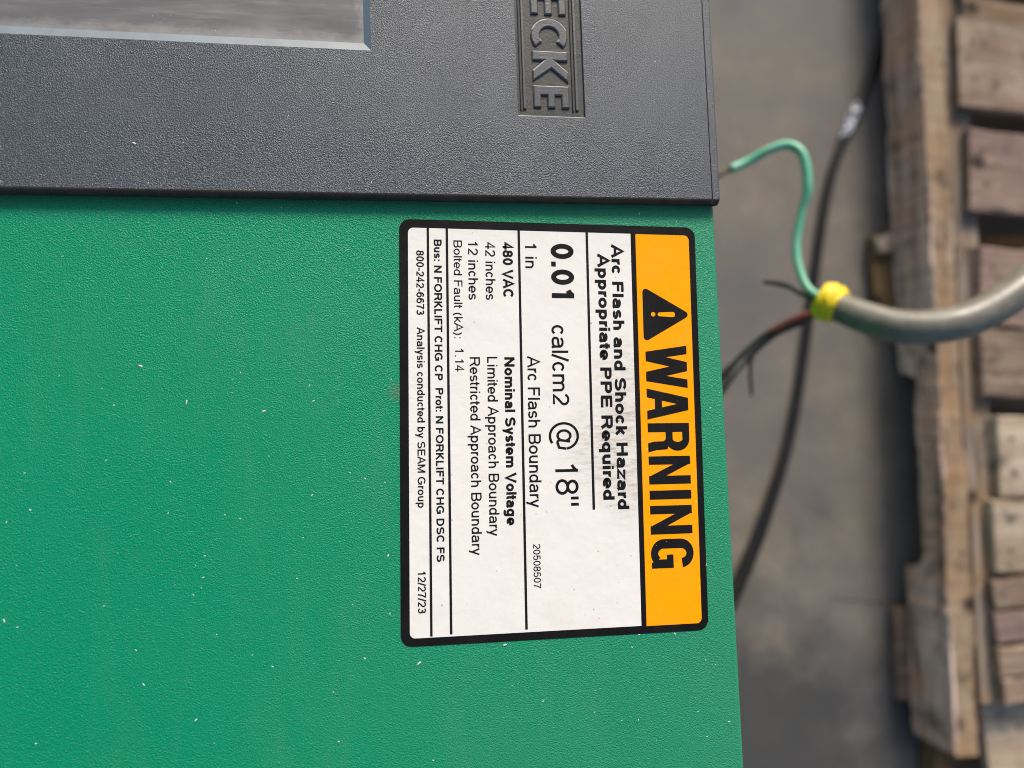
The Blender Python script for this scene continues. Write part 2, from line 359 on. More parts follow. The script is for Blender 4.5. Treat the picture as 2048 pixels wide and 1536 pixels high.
# sunk nameplate
npl = part('nameplate', *rings([(pl[0] + .1, pl[1] - .1, pl[2] + .1, pl[3] - .1, T - .79)]), M['grime'])
npl.data.clear_geometry(); npl.data.from_pydata([(x*S, y*S, (T - .79)*S) for x, y in ((pl[0]+.1, pl[2]+.1), (pl[1]-.1, pl[2]+.1), (pl[1]-.1, pl[3]-.1), (pl[0]+.1, pl[3]-.1))], [], [(0, 1, 2, 3)])
def raised(name, polys, z0, z1, m, parent, bev=.38):
    bm = bmesh.new()
    for poly in polys:
        vs = [bm.verts.new((x*S, y*S, z0*S)) for x, y in poly]; f = bm.faces.new(vs)
        if f.normal.z < 0: f.normal_flip()
        r = bmesh.ops.extrude_face_region(bm, geom=[f]); tv = [g for g in r['geom'] if isinstance(g, bmesh.types.BMVert)]
        for v in tv: v.co.z = z1 * S
    bmesh.ops.recalc_face_normals(bm, faces=bm.faces)
    if bev:
        es = [e for e in bm.edges if all(abs(v.co.z - z1*S) < 1e-8 for v in e.verts) and len(e.link_faces) == 2 and e.calc_face_angle(0) > .5]
        bmesh.ops.bevel(bm, geom=es, offset=bev*S, segments=1, affect='EDGES')
    me = bpy.data.meshes.new(name); bm.to_mesh(me); bm.free(); me.materials.append(m); me.materials.append(M['edge']); me.materials.append(M['worn'])  # slot 1 painted shade tone, slot 2 painted highlight
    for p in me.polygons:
        p.material_index = 1 if p.normal.z < .25 else (2 if p.normal.z < .93 and p.normal.y > .3 else 0)  # side walls get the painted shade tone, sun-facing chamfers the painted highlight
    o = bpy.data.objects.new(name, me); C.objects.link(o); o.parent = parent; return o
LX0, LX1 = -59.45, -48.0; zb, zt = T - .85, T - .12
def letE(y0, y1, st=3.1, aw=2.45):      # stem at y0 (reading start), arms towards y1 < y0
    m = (LX0 + LX1) / 2
    return [(LX0, y0), (LX1, y0), (LX1, y1), (LX1 - aw, y1), (LX1 - aw, y0 - st), (m + aw/2, y0 - st), (m + aw/2, y1), (m - aw/2, y1), (m - aw/2, y0 - st), (LX0 + aw, y0 - st), (LX0 + aw, y1), (LX0, y1)]
raised('raised_letter', [letE(68.2, 60.1)], zb, zt, M['letter'], npl)
cx, cy, ro, ri = (LX0 + LX1) / 2, 53.4, 5.95, 3.0
ang = [math.radians(t) for t in range(-40, 221, 10)]
outer = [(cx + ro * cos(t), cy - .35 + ro * sin(t) * .96) for t in ang]; inner = [(cx + ri * cos(t), cy - .35 + ri * sin(t) * .98) for t in ang]
raised('raised_letter', [outer + inner[::-1]], zb, zt, M['letter'], npl)
ky0, ky1, ks = 48.0, 37.9, 3.1
raised('raised_letter', [[(LX0, ky0), (LX1, ky0), (LX1, ky0 - ks), (cx + 1.6, ky0 - ks), (LX1, ky1 + 3.4), (LX1, ky1), (cx + .3, ky0 - ks - 2.5), (LX0, ky1 + .2), (LX0, ky1 + 3.7), (cx - 2.0, ky0 - ks), (LX0, ky0 - ks)]], zb, zt, M['letter'], npl)
raised('raised_letter', [letE(36.7, 29.6)], zb, zt, M['letter'], npl)
for (x0, x1) in ((-62.7, -61.85), (-63.6, -63.25), (-45.95, -45.05), (-46.95, -46.6)):
    y0 = 29.0 if x1 - x0 > .5 else 28.6
    raised('raised_rib', [[(x0, y0), (x1, y0), (x1, 129), (x0, 129)]], zb, T - .22, M['letter'], npl, .15)

# ------------------------------------------------------------------ stroke lettering
def arc(cx, cy, rx, ry, a0, a1, n=None):
    n = n or max(4, int(abs(a1 - a0) / 11))
    return [(cx + rx * cos(math.radians(a0 + (a1 - a0) * i / n)), cy + ry * sin(math.radians(a0 + (a1 - a0) * i / n))) for i in range(n + 1)]
X, D = .725, -.29
ADV = dict(zip('abcdefghiklmnopqrstuyz', [556,556,500,556,556,278,556,556,222,500,222,833,556,556,556,556,333,500,278,556,500,500]))
ADV.update(dict(zip('ABCDEFGHIKLMNOPRSTUV', [667,667,722,722,667,611,778,722,278,667,556,833,722,778,667,722,667,611,722,667])))
ADV.update({c: 556 for c in '0123456789'}); ADV.update({' ': 278, '.': 278, ':': 278, '/': 278, '(': 333, ')': 333, '-': 333, '@': 1015, '"': 355})
def glyph(c, t):
    """monoline skeletons; cap height 1. returns strokes, advance"""
    w = ADV[c] / 716 * (1 + max(0, t - .14) * .9); h = t / 2; L = .095 + h; R = w - .095 - h; m = w / 2
    bl = .055 + h; br = w - .055 - h; T1 = 1 - h; XT = X - h
    bow = lambda cx0, cx1, y0, y1: arc((cx0+cx1)/2, (y0+y1)/2, (cx1-cx0)/2, (y1-y0)/2, 0, 360, 30)
    g = []
    if c == 'a':
        r = min(.17, (R - bl) / 2)
        g = [arc((bl+R)/2, X - h - .18, (R-bl)/2, .18, 160, 0) + [(R, .12), (R + .06, 0)], [(R, X*.60), ((bl+R)/2, X*.54)] + arc(bl + .15, (X*.54+h)/2, .15, (X*.54-h)/2, 90, 270) + [((bl+R)/2-.02, h)] + arc((bl+R)/2, h + .17, (R-bl)/2, .17, -90, 0)]
    elif c in 'bpdq g'.replace(' ', ''):
        if c in 'bp': g = [[(L, D if c == 'p' else 0), (L, X if c == 'p' else 1)], bow(L, br, h, XT)]
        else:
            g = [bow(bl, R, h, XT)]
            if c == 'd': g.append([(R, 0), (R, 1)])
            elif c == 'q': g.append([(R, D), (R, X)])
            else: g.append([(R, X), (R, -.05)] + arc((bl+R)/2, -.06, (R-bl)/2, -D - h - .06, 0, -155))
    elif c in 'ce':
        if c == 'c': g = [arc(m + .01, X/2, (br-bl)/2, X/2 - h, 38, 322, 26)]
        else: g = [[(bl + .01, X*.47), (br, X*.47)] + arc(m, X/2, (br-bl)/2, X/2 - h, -2, 318, 28)]
    elif c == 'f': g = [[(.16+h, 0), (.16+h, .8)] + arc(.16+h+.16, .8, .16, T1-.8, 180, 95), [(.01, X-h), (w-.01, X-h)]]
    elif c == 't': g = [[(.1+h, .93), (.1+h, .16)] + arc(.1+h+.13, .16, .13, .16-h, 180, 280), [(.005, X-h), (w-.02, X-h)]]
    elif c in 'hn':
        g = [[(L, 0), (L, 1 if c == 'h' else X)], arc((L+R)/2, XT - .24, (R-L)/2, .24, 175, 0) + [(R, 0)]]
    elif c == 'm':
        q = (L + R) / 2; g = [[(L, 0), (L, X)], arc((L+q)/2, XT - .2, (q-L)/2, .2, 175, 0) + [(q, 0)], arc((q+R)/2, XT - .2, (R-q)/2, .2, 175, 0) + [(R, 0)]]
    elif c == 'u': g = [[(R, 0), (R, X)], [(L, X), (L, h + .24)] + arc((L+R)/2, h + .24, (R-L)/2, .24, 180, 355)]
    elif c == 'i': g = [[(m, 0), (m, X)], [(m, 1 - t*.95), (m, 1)]]
    elif c == 'l': g = [[(m, 0), (m, 1)]]
    elif c == 'k': g = [[(L, 0), (L, 1)], [(R + .06, X), (L, .24)], [(L + (R-L)*.34, .41), (R + .09, 0)]]
    elif c == 'o': g = [bow(bl, br, h, XT)]
    elif c == 'r': g = [[(L, 0), (L, X)], arc(L + .23, XT - .22, .23, .22, 175, 78)]
    elif c in 'sS':
        H_ = X if c == 's' else 1; hs = H_ - t; ry = hs / 4; rx = (br - bl) / 2
        g = [arc(m, h + 3*ry, rx * .95, ry, 22, 255) + arc(m, h + ry, rx, ry, 75, -158)]
    elif c == 'y': g = [[(.02+h, X), (m + .01, .02)], [(w-.02-h, X), (m - .02, -.08)] + arc(m - .13, -.1, .12, -D - h - .1, -10, -95)]
    elif c == 'z': g = [[(.06, X-h), (w-.07-h*.3, X-h), (.05+h*.3, h), (w-.05, h)]]
    elif c == 'A': g = [[(h*.9, 0), (m, 1.0), (w-h*.9, 0)], [(w*.2, .33), (w*.8, .33)]]
    elif c in 'BPR':
        rr = (T1 - .5) / 2; top = [(L, T1), (R - rr*.9, T1)] + arc(R - rr*.9, T1 - rr, rr*.9, rr, 90, -90) + [(L, .5)]
        if c == 'B': g = [[(L, 0), (L, 1)], top, [(L, .5), (R - .2, .5)] + arc(R - .2, (.5+h)/2, .23, (.5-h)/2, 90, -90) + [(L, h)]]
        elif c == 'P': g = [[(L, 0), (L, 1)], top]
        else: g = [[(L, 0), (L, 1)], top, [(R - .3, .5), (R - .17, .42), (R + .06, 0)]]
    elif c == 'C': g = [arc(m + .01, .5, (w-.13)/2 - h, .5 - h, 42, 318, 28)]
    elif c == 'G': g = [arc(m, .5, (w-.12)/2 - h, .5 - h, 42, 330, 28)[:-1] + [(R, .2), (R, .46), (m + .02, .46)]]
    elif c == 'O': g = [bow(.06+h, w-.06-h, h, T1)]
    elif c == 'D': g = [[(L, 0), (L, 1)], [(L, T1), (m-.05, T1)] + arc(m-.05, .5, R - m + .05, .5 - h, 90, -90, 16) + [(L, h)]]
    elif c in 'EF':
        g = [[(L, 0), (L, 1)], [(L, T1), (R + h, T1)], [(L, .52), (R + h - .04, .52)]]
        if c == 'E': g.append([(L, h), (R + h + .02, h)])
    elif c == 'H': g = [[(L, 0), (L, 1)], [(R, 0), (R, 1)], [(L, .53), (R, .53)]]
    elif c == 'I': g = [[(m, 0), (m, 1)]]
    elif c == 'K': g = [[(L, 0), (L, 1)], [(R, 1), (L, .36)], [(L + (R-L)*.3, .56), (R + .06, 0)]]
    elif c == 'L': g = [[(L, 1), (L, h), (R + h, h)]]
    elif c == 'M': g = [[(L, 0), (L, 1)], [(L + h*.3, .98), (m, h*.6), (R - h*.3, .98)], [(R, 1), (R, 0)]]
    elif c == 'N': g = [[(L, 0), (L, 1)], [(L, .97), (R, .03)], [(R, 0), (R, 1)]]
    elif c == 'T': g = [[(m, 0), (m, 1)], [(.03, T1), (w-.03, T1)]]
    elif c == 'U': g = [[(L, 1), (L, .33)] + arc(m, .33, m - L, .33 - h, 180, 360) + [(R, 1)]]
    elif c == 'V': g = [[(h, 1), (m, 0.0), (w-h, 1)]]
    elif c == '0': g = [bow(bl + .01, br - .01, h, T1)]
    elif c == '1': g = [[(m + .06, 0), (m + .06, 1)], [(m + .06, .93), (m - .07, .80), (m - .19, .73)]]
    elif c == '2': g = [arc(m, T1 - .25, (br-bl)/2, .25, 165, -30) + [(m - .02, .33), (bl + .03, h), (br, h)]]
    elif c == '3': g = [arc(m - .01, T1 - .21, (br-bl)/2 - .03, .21, 155, -85) + [(m - .06, T1 - .42)], [(m - .06, T1 - .42)] + arc(m - .01, h + .255, (br-bl)/2, .255, 80, -155)]
    elif c == '4': g = [[(m + .12, 0), (m + .12, .99), (.03 + h, .29), (w - .03, .29)]]
    elif c == '5': g = [[(br - .04, T1), (bl + .09, T1), (bl + .03, .50)] + arc(m, .335, (br-bl)/2, .335 - h, 140, -155)]
    elif c == '6': g = [bow(bl, br, h, .62), arc(m + .04, .5, m + .04 - bl, T1 - .5, 182, 48) if False else [(bl, .34), (bl + .005, .55)] + arc(m + .02, .56, m + .02 - bl, T1 - .56, 175, 42)]
    elif c == '7': g = [[(.06, T1), (br, T1), (m + .05, .55), (m - .08, 0)]]
    elif c == '8': g = [bow(bl + .03, br - .03, .53, T1), bow(bl, br, h, .53)]
    elif c == '.': g = [[(m, 0), (m, t * 1.05)]]
    elif c == ':': g = [[(m, 0), (m, t * 1.05)], [(m, X - t * 1.05), (m, X)]]
    elif c == '/': g = [[(.02, -.02), (w - .02, 1.02)]]
    elif c == '(': g = [arc(w + .25, .36, w + .10, .68, 132, 228)]
    elif c == ')': g = [arc(-.25, .36, w + .10, .68, 48, -48)]
    elif c == '-': g = [[(.05, .36), (w - .05, .36)]]
    elif c == '"': g = [[(.11, 1), (.11, .66)], [(w - .11, 1), (w - .11, .66)]]
    elif c == '@':
        g = [arc(m, .365, m - .05 - h, .66 - h, -62, -330 - 60 + 0, 44)[:], arc(m - .02, .37, .25, .28, 20, 340, 24), [(m + .27, .64), (m + .20, .20)] + arc(m + .30, .22, .1, .14, 200, 300) + arc(m, .365, m - .05 - h, .66 - h, -30, 30)[1:]]
        g[0] = arc(m, .365, m - .05 - h, .66 - h, 12, 303, 44)
        g[2] = [(m + .26, .64), (m + .19, .2)] + arc(m + .30, .2, .11, .12, 190, 290) + [(w - .16, .15), (w - .05 - h, .40)]
        g[2][-1] = (w - .05 - h - .01, .47)
    return g, w
def stroke(V, F, pts, t, z):
    t = t * 1.18
    P = [Vector(p) for p in pts]
    Q = [P[0]]
    for p in P[1:]:
        if (p - Q[-1]).length > 1e-4: Q.append(p)
    closed = (Q[0] - Q[-1]).length < 1e-3 and len(Q) > 4
    if closed: Q.pop()
    n = len(Q); k0 = len(V)
    for i, p in enumerate(Q):
        a = Q[i-1] if (i or closed) else None; b = Q[(i+1) % n] if (i < n-1 or closed) else None
        d1 = (p - a).normalized() if a is not None else None; d2 = (b - p).normalized() if b is not None else None
        d1 = d1 or d2; d2 = d2 or d1
        n1 = Vector((-d1.y, d1.x)); n2 = Vector((-d2.y, d2.x)); mm = n1 + n2
        if mm.length < .3: mm = n1
        else: mm = mm.normalized(); mm = mm * min(1 / max(mm.dot(n1), .3), 1.7)
        V.append((*(p - mm * t / 2), z)); V.append((*(p + mm * t / 2), z))
    for i in range(n if closed else n - 1):
        j = (i + 1) % n; F.append((k0+2*i, k0+2*j, k0+2*j+1, k0+2*i+1))
def line(text, a0, a1, b, cap, t, name='lettering', parent=None, label=None, slope=0.0, tracking=0.0):
    """one line of print in label coordinates: from a0 to a1 along the reading direction, baseline b"""
    gl = []; x = 0; V, F = [], []; inks = []
    for c in text:
        g, wd = glyph(c, t)
        for k, s_ in enumerate(g):
            s0 = len(V); stroke(V, F, s_, t, .004 * k); V[s0:] = [(vx + x, vy, vz) for vx, vy, vz in V[s0:]]
        x += wd + tracking
    x0 = min(v[0] for v in V); x1 = max(v[0] for v in V); k = (a1 - a0) / (x1 - x0)
    V = [(a0 + (v[0] - x0) * k, b + v[1] * cap + slope * (v[0] - x0) * k, .20 + v[2]) for v in V]
    o = mk(name, V, F, M['ink'], parent)
    if label: o['label'] = label
    return o

# ------------------------------------------------------------------ warning label
lr = -0.0179578
def rrect(x0, x1, y0, y1, r, n=6):
    r = r if isinstance(r, tuple) else (r,) * 4; P = []
    for (cx, cy, a, q) in ((x1, y1, 0, r[0]), (x0, y1, 90, r[1]), (x0, y0, 180, r[2]), (x1, y0, 270, r[3])):
        if q < .01: P.append((cx, cy)); continue
        ox = cx - q if cx == x1 else cx + q; oy = cy - q if cy == y1 else cy + q
        P += arc(ox, oy, q, q, a, a + 90, n)
    return P
def slab(name, P, z0, z1, m, parent):
    n = len(P); V = [(x, y, z0) for x, y in P] + [(x, y, z1) for x, y in P]
    F = [tuple(range(n, 2*n))] + [(i, (i+1) % n, (i+1) % n + n, i + n) for i in range(n)]
    return mk(name, V, F, m, parent)
lab = slab('warning_label', rrect(-.05, 127.45, -.4, 94.25, 3.3, 8), .005, .12, M['black'], ch)
lab['label'] = 'black bordered orange and white arc flash warning sticker'
lab.matrix_local = Matrix.Translation(Vector((-101.498, -5.629, Z0)) * S) @ Matrix.Rotation(lr - PI/2, 4, 'Z')
# label x runs down the picture (reading direction), label y to the right of the picture
slab('white_panel', rrect(2.6, 125.1, 2.25, 72.6, (0, 0, 1.6, 1.6)), .12, .155, M['white'], lab)
slab('orange_band', rrect(2.65, 125.25, 74.25, 92.1, (1.6, 1.6, 0, 0)), .12, .155, M['orange'], lab)
def bar(x0, y0, x1, y1, t):
    V, F = [], []; stroke(V, F, [(x0, y0), (x1, y1)], t, .19); mk('rule_line', V, F, M['ink'], lab)
bar(2.5, 58.25, 89.4, 58.45, .68); bar(2.5, 36.45, 124.3, 36.85, .66); bar(2.5, 14.08, 124.5, 14.3, .64); bar(2.5, 8.28, 124.8, 8.5, .62)
TR, TB = .125, .195
def ln(*a, **k): line(*a, parent=lab, **k)
ln('Arc Flash and Shock Hazard', 6.07, 89.5, 66.15, 3.65, TB)
ln('Appropriate PPE Required', 9.18, 86.5, 61.55, 3.6, TB)
ln('0.01', 6.42, 23.7, 46.6, 7.15, TB)
ln('cal/cm2', 32.2, 57.2, 46.3, 5.15, .115)
ln('@', 62.4, 70.9, 46.9, 7.15, .095)
ln('18"', 75.3, 88.0, 46.6, 7.15, .105)
ln('1 in', 6.6, 14.4, 38.39, 3.65, TR)
ln('Arc Flash Boundary', 41.9, 88.2, 38.5, 3.75, TR)
ln('20508507', 99.1, 112.4, 39.3, 2.2, .12)
ln('480 VAC', 6.2, 23.6, 31.32, 3.15, TB)
ln('Nominal System Voltage', 42.3, 93.3, 31.35, 3.15, TB)
ln('42 inches', 6.35, 24.6, 25.9, 3.05, TR)
ln('Limited Approach Boundary', 42.2, 96.3, 26.05, 3.15, TR)
ln('12 inches', 6.45, 24.6, 20.58, 3.0, TR)
ln('Restricted Approach Boundary', 42.3, 101.8, 20.7, 3.1, TR)
ln('Bolted Fault (kA):', 6.2, 36.5, 16.1, 2.6, .115)
ln('1.14', 39.7, 46.7, 16.25, 2.65, .115)
ln('Bus: N FORKLIFT CHG CP', 6.1, 49.35, 10.1, 2.35, .175)
ln('Prot: N FORKLIFT CHG DSC FS', 51.7, 103.35, 10.25, 2.3, .175)
ln('800-242-6673', 9.6, 29.45, 4.72, 2.3, .15)
ln('Analysis conducted by SEAM Group', 33.2, 87.3, 4.78, 2.3, .145)
ln('12/27/23', 105.9, 118.0, 4.65, 2.35, .145)
# warning triangle with its exclamation mark
def round_poly(P, r, n=6):
    out = []
    for i, p in enumerate(P):
        p = Vector(p); a = (Vector(P[i-1]) - p).normalized(); b = (Vector(P[(i+1) % len(P)]) - p).normalized()
        half = math.acos(max(-1, min(1, a.dot(b)))) / 2; d = r / math.tan(half); c = p + (a + b).normalized() * (r / sin(half))
        s_, e = p + a * d, p + b * d; t0 = math.atan2(*(s_ - c).yx); t1 = math.atan2(*(e - c).yx)
        dt = (t1 - t0 + PI) % (2 * PI) - PI
        out += [tuple(c + Vector((cos(t0 + dt*k/n), sin(t0 + dt*k/n))) * r) for k in range(n + 1)]
    return out
def flat(name, P, z, m, parent): return mk(name, [(x, y, z) for x, y in P], [tuple(range(len(P)))], m, parent)
flat('warning_triangle', round_poly([(37.6, 76.0), (28.5, 92.0), (19.5, 76.0)], 1.1), .19, M['ink'], lab)
V = [(x, y, .215) for x, y in arc(28.5, 79.35, .72, .72, 0, 345, 15)]; k = len(V)
bp_ = arc(28.5, 85.9, .82, .7, 0, 180, 8) + arc(28.5, 81.4, .6, .55, 180, 360, 8)
V += [(x, y, .215) for x, y in bp_]
mk('exclamation_mark', V, [tuple(range(k)), tuple(range(k, len(V)))], M['orange'], lab)
# heavy condensed headline, drawn letter by letter
b0, b1 = 76.45, 90.05
V, F = [], []; lev = [0]
def piece(P):
    z = .20 + .004 * (lev[0] % 4); lev[0] += 1
    k = len(V); V.extend([(x, y, z) for x, y in P]); F.append(tuple(range(k, k + len(P))))
def quadbar(xa0, xa1, ya, xb0, xb1, yb): piece([(xa0, ya), (xa1, ya), (xb1, yb), (xb0, yb)])
# W
for (s0, e0) in ((38.5, 41.0), (45.3, 41.35), (45.3, 49.0), (52.0, 49.35)):
    quadbar(e0 - .05, e0 + 2.95 - .25, b0, s0 if s0 < 50 else s0 - 2.7, (s0 if s0 < 50 else s0 - 2.7) + 2.7, b1)
del V[:], F[:]
def poly_line(P, t): 
    z = .20 + .004 * (lev[0] % 4); lev[0] += 1; stroke(V, F, P, t, z)
def par(xb, xt, wd): quadbar(xb, xb + wd, b0, xt, xt + wd, b1)      # slanted stem: foot at xb, head at xt
par(40.45, 38.5, 2.7); par(40.75, 43.75, 2.7); par(46.85, 43.95, 2.7); par(47.1, 49.3, 2.7)
# A
par(52.15, 55.15, 2.75); par(59.15, 56.3, 2.75); piece([(54.2, b0 + 2.6), (59.6, b0 + 2.6), (59.3, b0 + 4.9), (54.6, b0 + 4.9)]); piece([(55.6, b1 - 3.2), (58.4, b1 - 3.2), (58.3, b1 - .01), (55.7, b1 - .01)])
# R
par(63.1, 63.1, 2.8)
def thick_arc(cx, cy, rox, roy, rix, riy, a0, a1, n=12):
    O = arc(cx, cy, rox, roy, a0, a1, n); I = arc(cx, cy, rix, riy, a0, a1, n); z = .20 + .004 * (lev[0] % 4); lev[0] += 1
    for i in range(n):
        k = len(V); V.extend([(*O[i], z), (*O[i+1], z), (*I[i+1], z), (*I[i], z)]); F.append((k, k+1, k+2, k+3))
piece([(65.6, b1), (68.2, b1), (68.2, b1 - 2.3), (65.6, b1 - 2.3)]); piece([(65.6, b1 - 5.5), (68.2, b1 - 5.5), (68.2, b1 - 7.8), (65.6, b1 - 7.8)])
thick_arc(68.1, b1 - 3.9, 3.7, 3.9, .95, 1.6, 90, -90)
piece([(68.4, b0 + 7.2), (71.3, b0 + 6.3), (71.55, b0 + 2.5), (72.2, b0), (69.3, b0), (68.85, b0 + 2.0), (68.75, b0 + 5.2), (67.9, b0 + 5.9)])
# N I N
for xo, xe in ((73.45, 82.15), (88.8, 97.6)):
    par(xo, xo, 2.6); par(xe - 2.6, xe - 2.6, 2.6); piece([(xo + 2.3, b1), (xo, b1), (xe - 2.4, b0), (xe, b0)])
par(84.1, 84.1, 2.75)
# G
gx = 103.55
thick_arc(gx, b1 - 4.1, 4.45, 4.25, 1.55, 1.9, 8, 180); thick_arc(gx, b0 + 4.1, 4.45, 4.25, 1.55, 1.9, 180, 318)
piece([(99.1, b0 + 4.0), (102.0, b0 + 4.0), (102.0, b1 - 4.0), (99.1, b1 - 4.0)])
piece([(103.9, b0 + 5.0), (108.0, b0 + 5.0), (108.0, b0 + 7.1), (103.9, b0 + 7.1)]); piece([(105.3, b0 + 6.0), (108.0, b0 + 6.0), (108.0, b0 + .05), (106.2, b0 + .05), (105.9, b0 + 1.7), (105.3, b0 + 2.4)])
hd = mk('headline_lettering', V, F, M['ink'], lab)
for o_ in (hd,):
    bm = bmesh.new(); bm.from_mesh(o_.data)
    for f in bm.faces:
        if f.normal.z < 0: f.normal_flip()
    bm.to_mesh(o_.data); bm.free()

# ------------------------------------------------------------------ pale dust and splinters on the cabinet
FL = [(-176.5,14.4),(-172.5,2.8),(-210.9,22.3),(-138.8,12.4),(-133.7,24.1),(-109.8,4.4),(-175.7,-49.3),(-163.3,-60.0),(-182.7,-60.3),(-185.9,-55.5),(-148.4,-51.7),(-148.0,-18.8),(-151.2,-18.5),(-167.6,-82.5),(-117.8,-81.9),(-113.5,-83.7),(-142.0,-63.1),(-117.4,-15.3),(-136.5,-2.6),(-207.6,-4.7),(-131.4,-100.0),(-128.7,-87.9),(-107.3,-106.6),(-148.8,-93.7),(-133.2,-111.5),(-181.4,-101.7),(-158.4,-103.7),(-158.9,-109.7),(-210.2,-118.1),(-174.6,-137.8),(-145.7,-132.1),(-140.2,-135.7),(-176.6,-128.4),(-114.5,-135.4),(-99.0,-138.0),(-73.5,-134.6),(-160.9,-148.6),(-210.0,-91.7),(-32.0,-134.7),(-34.3,-138.3),(-20.5,-135.3),(-33.4,-159.9),(-4.4,-162.9),(-204.1,-88.6),(-62.6,-151.9)]
BIG = {(-175.7,-49.3),(-163.3,-60.0),(-210.2,-118.1),(-160.9,-148.6),(-99.0,-138.0),(-73.5,-134.6),(-107.3,-106.6),(-176.5,14.4),(-20.5,-135.3),(-142.0,-63.1)}
V, F = [], []
def shard(x, y, z, ln_, wd, an, el=0.0):
    k = len(V); d = Vector((cos(an), sin(an))); p = Vector((-d.y, d.x)); c = Vector((x, y)); hh = wd * .55
    for (u_, v_) in ((-.5, -.2), (-.1, -.5), (.5, -.1), (.35, .35), (-.3, .5)): V.append((*(c + d * ln_ * u_ + p * wd * v_), z + .02 + el * u_))
    for (u_, v_) in ((-.25, -.1), (.25, -.05), (.1, .25)): V.append((*(c + d * ln_ * u_ + p * wd * v_), z + hh + el * u_))
    F.extend([(k, k+1, k+6, k+5), (k+1, k+2, k+6), (k+2, k+3, k+7, k+6), (k+3, k+4, k+7), (k+4, k, k+5, k+7), (k+5, k+6, k+7)])
for (x, y) in FL:
    z = T if y > 2 else 0; b = (x, y) in BIG
    shard(x, y, z, random.uniform(1.0, 1.6) if b else random.uniform(.35, .9), random.uniform(.4, .6) if b else random.uniform(.18, .34), random.uniform(0, PI), .1)
def on_label(x, y): return -104 < x < -2 and -136 < y < -3
for i in range(165):
    x = random.uniform(-212, -1) if i % 3 else random.uniform(-40, -1); y = random.uniform(-175, 60) if i % 3 else random.uniform(-170, -4)
    if y > 44 and x < -108: z = T - 1.63
    elif -65 < x < -42 and y > 26: z = T - .75
    elif y > 2.2: z = T
    elif y > -.5: continue
    else: z = .15 if on_label(x, y) else 0
    if z == .15 and i % 4: continue
    s_ = random.uniform(.16, .42) * (.8 if y > 2 else 1); shard(x, y, z, s_ * random.uniform(1, 2.2), s_ * .7, random.uniform(0, PI), .03)
tag(mk('wood_dust', V, F, M['chip']), 'pale specks and splinters of wood dust scattered over the cabinet', 'dust', kind='stuff')

# ------------------------------------------------------------------ grey cable with bare wires
gc = empty('power_cable', (200, 17, -258), 'thick grey power cable with yellow taped end and loose coloured wires', 'cable')
def rel(P, o=(197, 19, -258)): return [(p[0] - o[0], p[1] - o[1], p[2] - o[2]) for p in P]
jp = [(197, 19, -258), (205, 11.5, -250), (216, 3, -239), (232, -5, -226), (253, -6, -215), (278, 1, -209), (311, 21, -205), (345, 50, -203), (380, 85, -200), (420, 110, -180)]
tube('jacket', rel(jp), [10, 10.4, 11, 11.5, 11.6, 11.6, 11.8, 12, 12, 12], M['jacket'], gc, n=28)
def ringtube(name, a, b, r, m, parent, extra=0):
    a, b = Vector(a), Vector(b); V, F = tube_geo([a, a.lerp(b, .3), a.lerp(b, .7), b], r, n=40, sub=6)
    ax = (b - a).normalized(); out = []
    for i, v in enumerate(V):       # wound layers: a stepped spiral edge plus creases
        v = Vector(v); t = (v - a).dot(ax) / (b - a).length; c = a.lerp(b, t); d = v - c; j = i % 40
        k = 1 + (.055 if (t * 3 + j / 40) % 1 < .5 else 0) + noise.noise(v * .35) * .07
        out.append(tuple(c + d * k + ax * noise.noise(v * .22) * 1.6))
    mk(name, out, F, m, parent, smooth=True)
tp0, tp1 = Vector(rel([jp[0]])[0]), Vector(rel([jp[1]])[0]); dr = (tp1 - tp0).normalized()
ringtube('yellow_tape', tp0 - dr * 4.5, tp0 + dr * 10.5, [11.6, 13.6, 13.4, 12.0], M['yellow'], gc)
tube('green_wire', rel([(146, 126, -290), (160, 132, -288), (173, 138, -280), (186, 140, -275), (194, 130, -270), (196, 106, -270), (193, 89, -275), (189, 67, -278), (188, 47, -275), (191, 29, -268), (201, 17, -256)]), [3.3]*3 + [3.5]*3 + [3.0]*5, M['wiregreen'], gc)
tube('bare_strands', rel([(132, 119, -294), (140, 123, -291), (147, 126.5, -290)]), [2.6, 1.6, 2.2], M['copper'], gc, n=8, sub=3)
tube('black_wire', rel([(200, 17, -256), (189, 8, -275), (173, 0, -290), (157, -15, -300), (140, -33, -300), (120, -62, -306)]), 3.1, M['wireblack'], gc)
tube('black_wire', rel([(200, 16, -256), (190, 12, -270), (176, 5, -286), (162, -6, -298), (146, -22, -306), (122, -46, -316)]), 2.7, M['wireblack'], gc)
tube('red_wire', rel([(200, 13, -250), (193, 11.5, -262), (185, 10, -271), (176, 5, -281), (169, -1, -296), (174, -16, -330), (184, -42, -352)]), [2.7, 2.7, 2.6, 2.4, 1.9, 1.6, 1.4], M['wirered'], gc)
tube('black_wire', rel([(200, 18, -256), (194, 28, -280), (188, 36, -290), (181, 41, -300), (176, 43, -306)]), [2.4, 2.2, 2, 1.8, 1.4], M['wireblack'], gc)

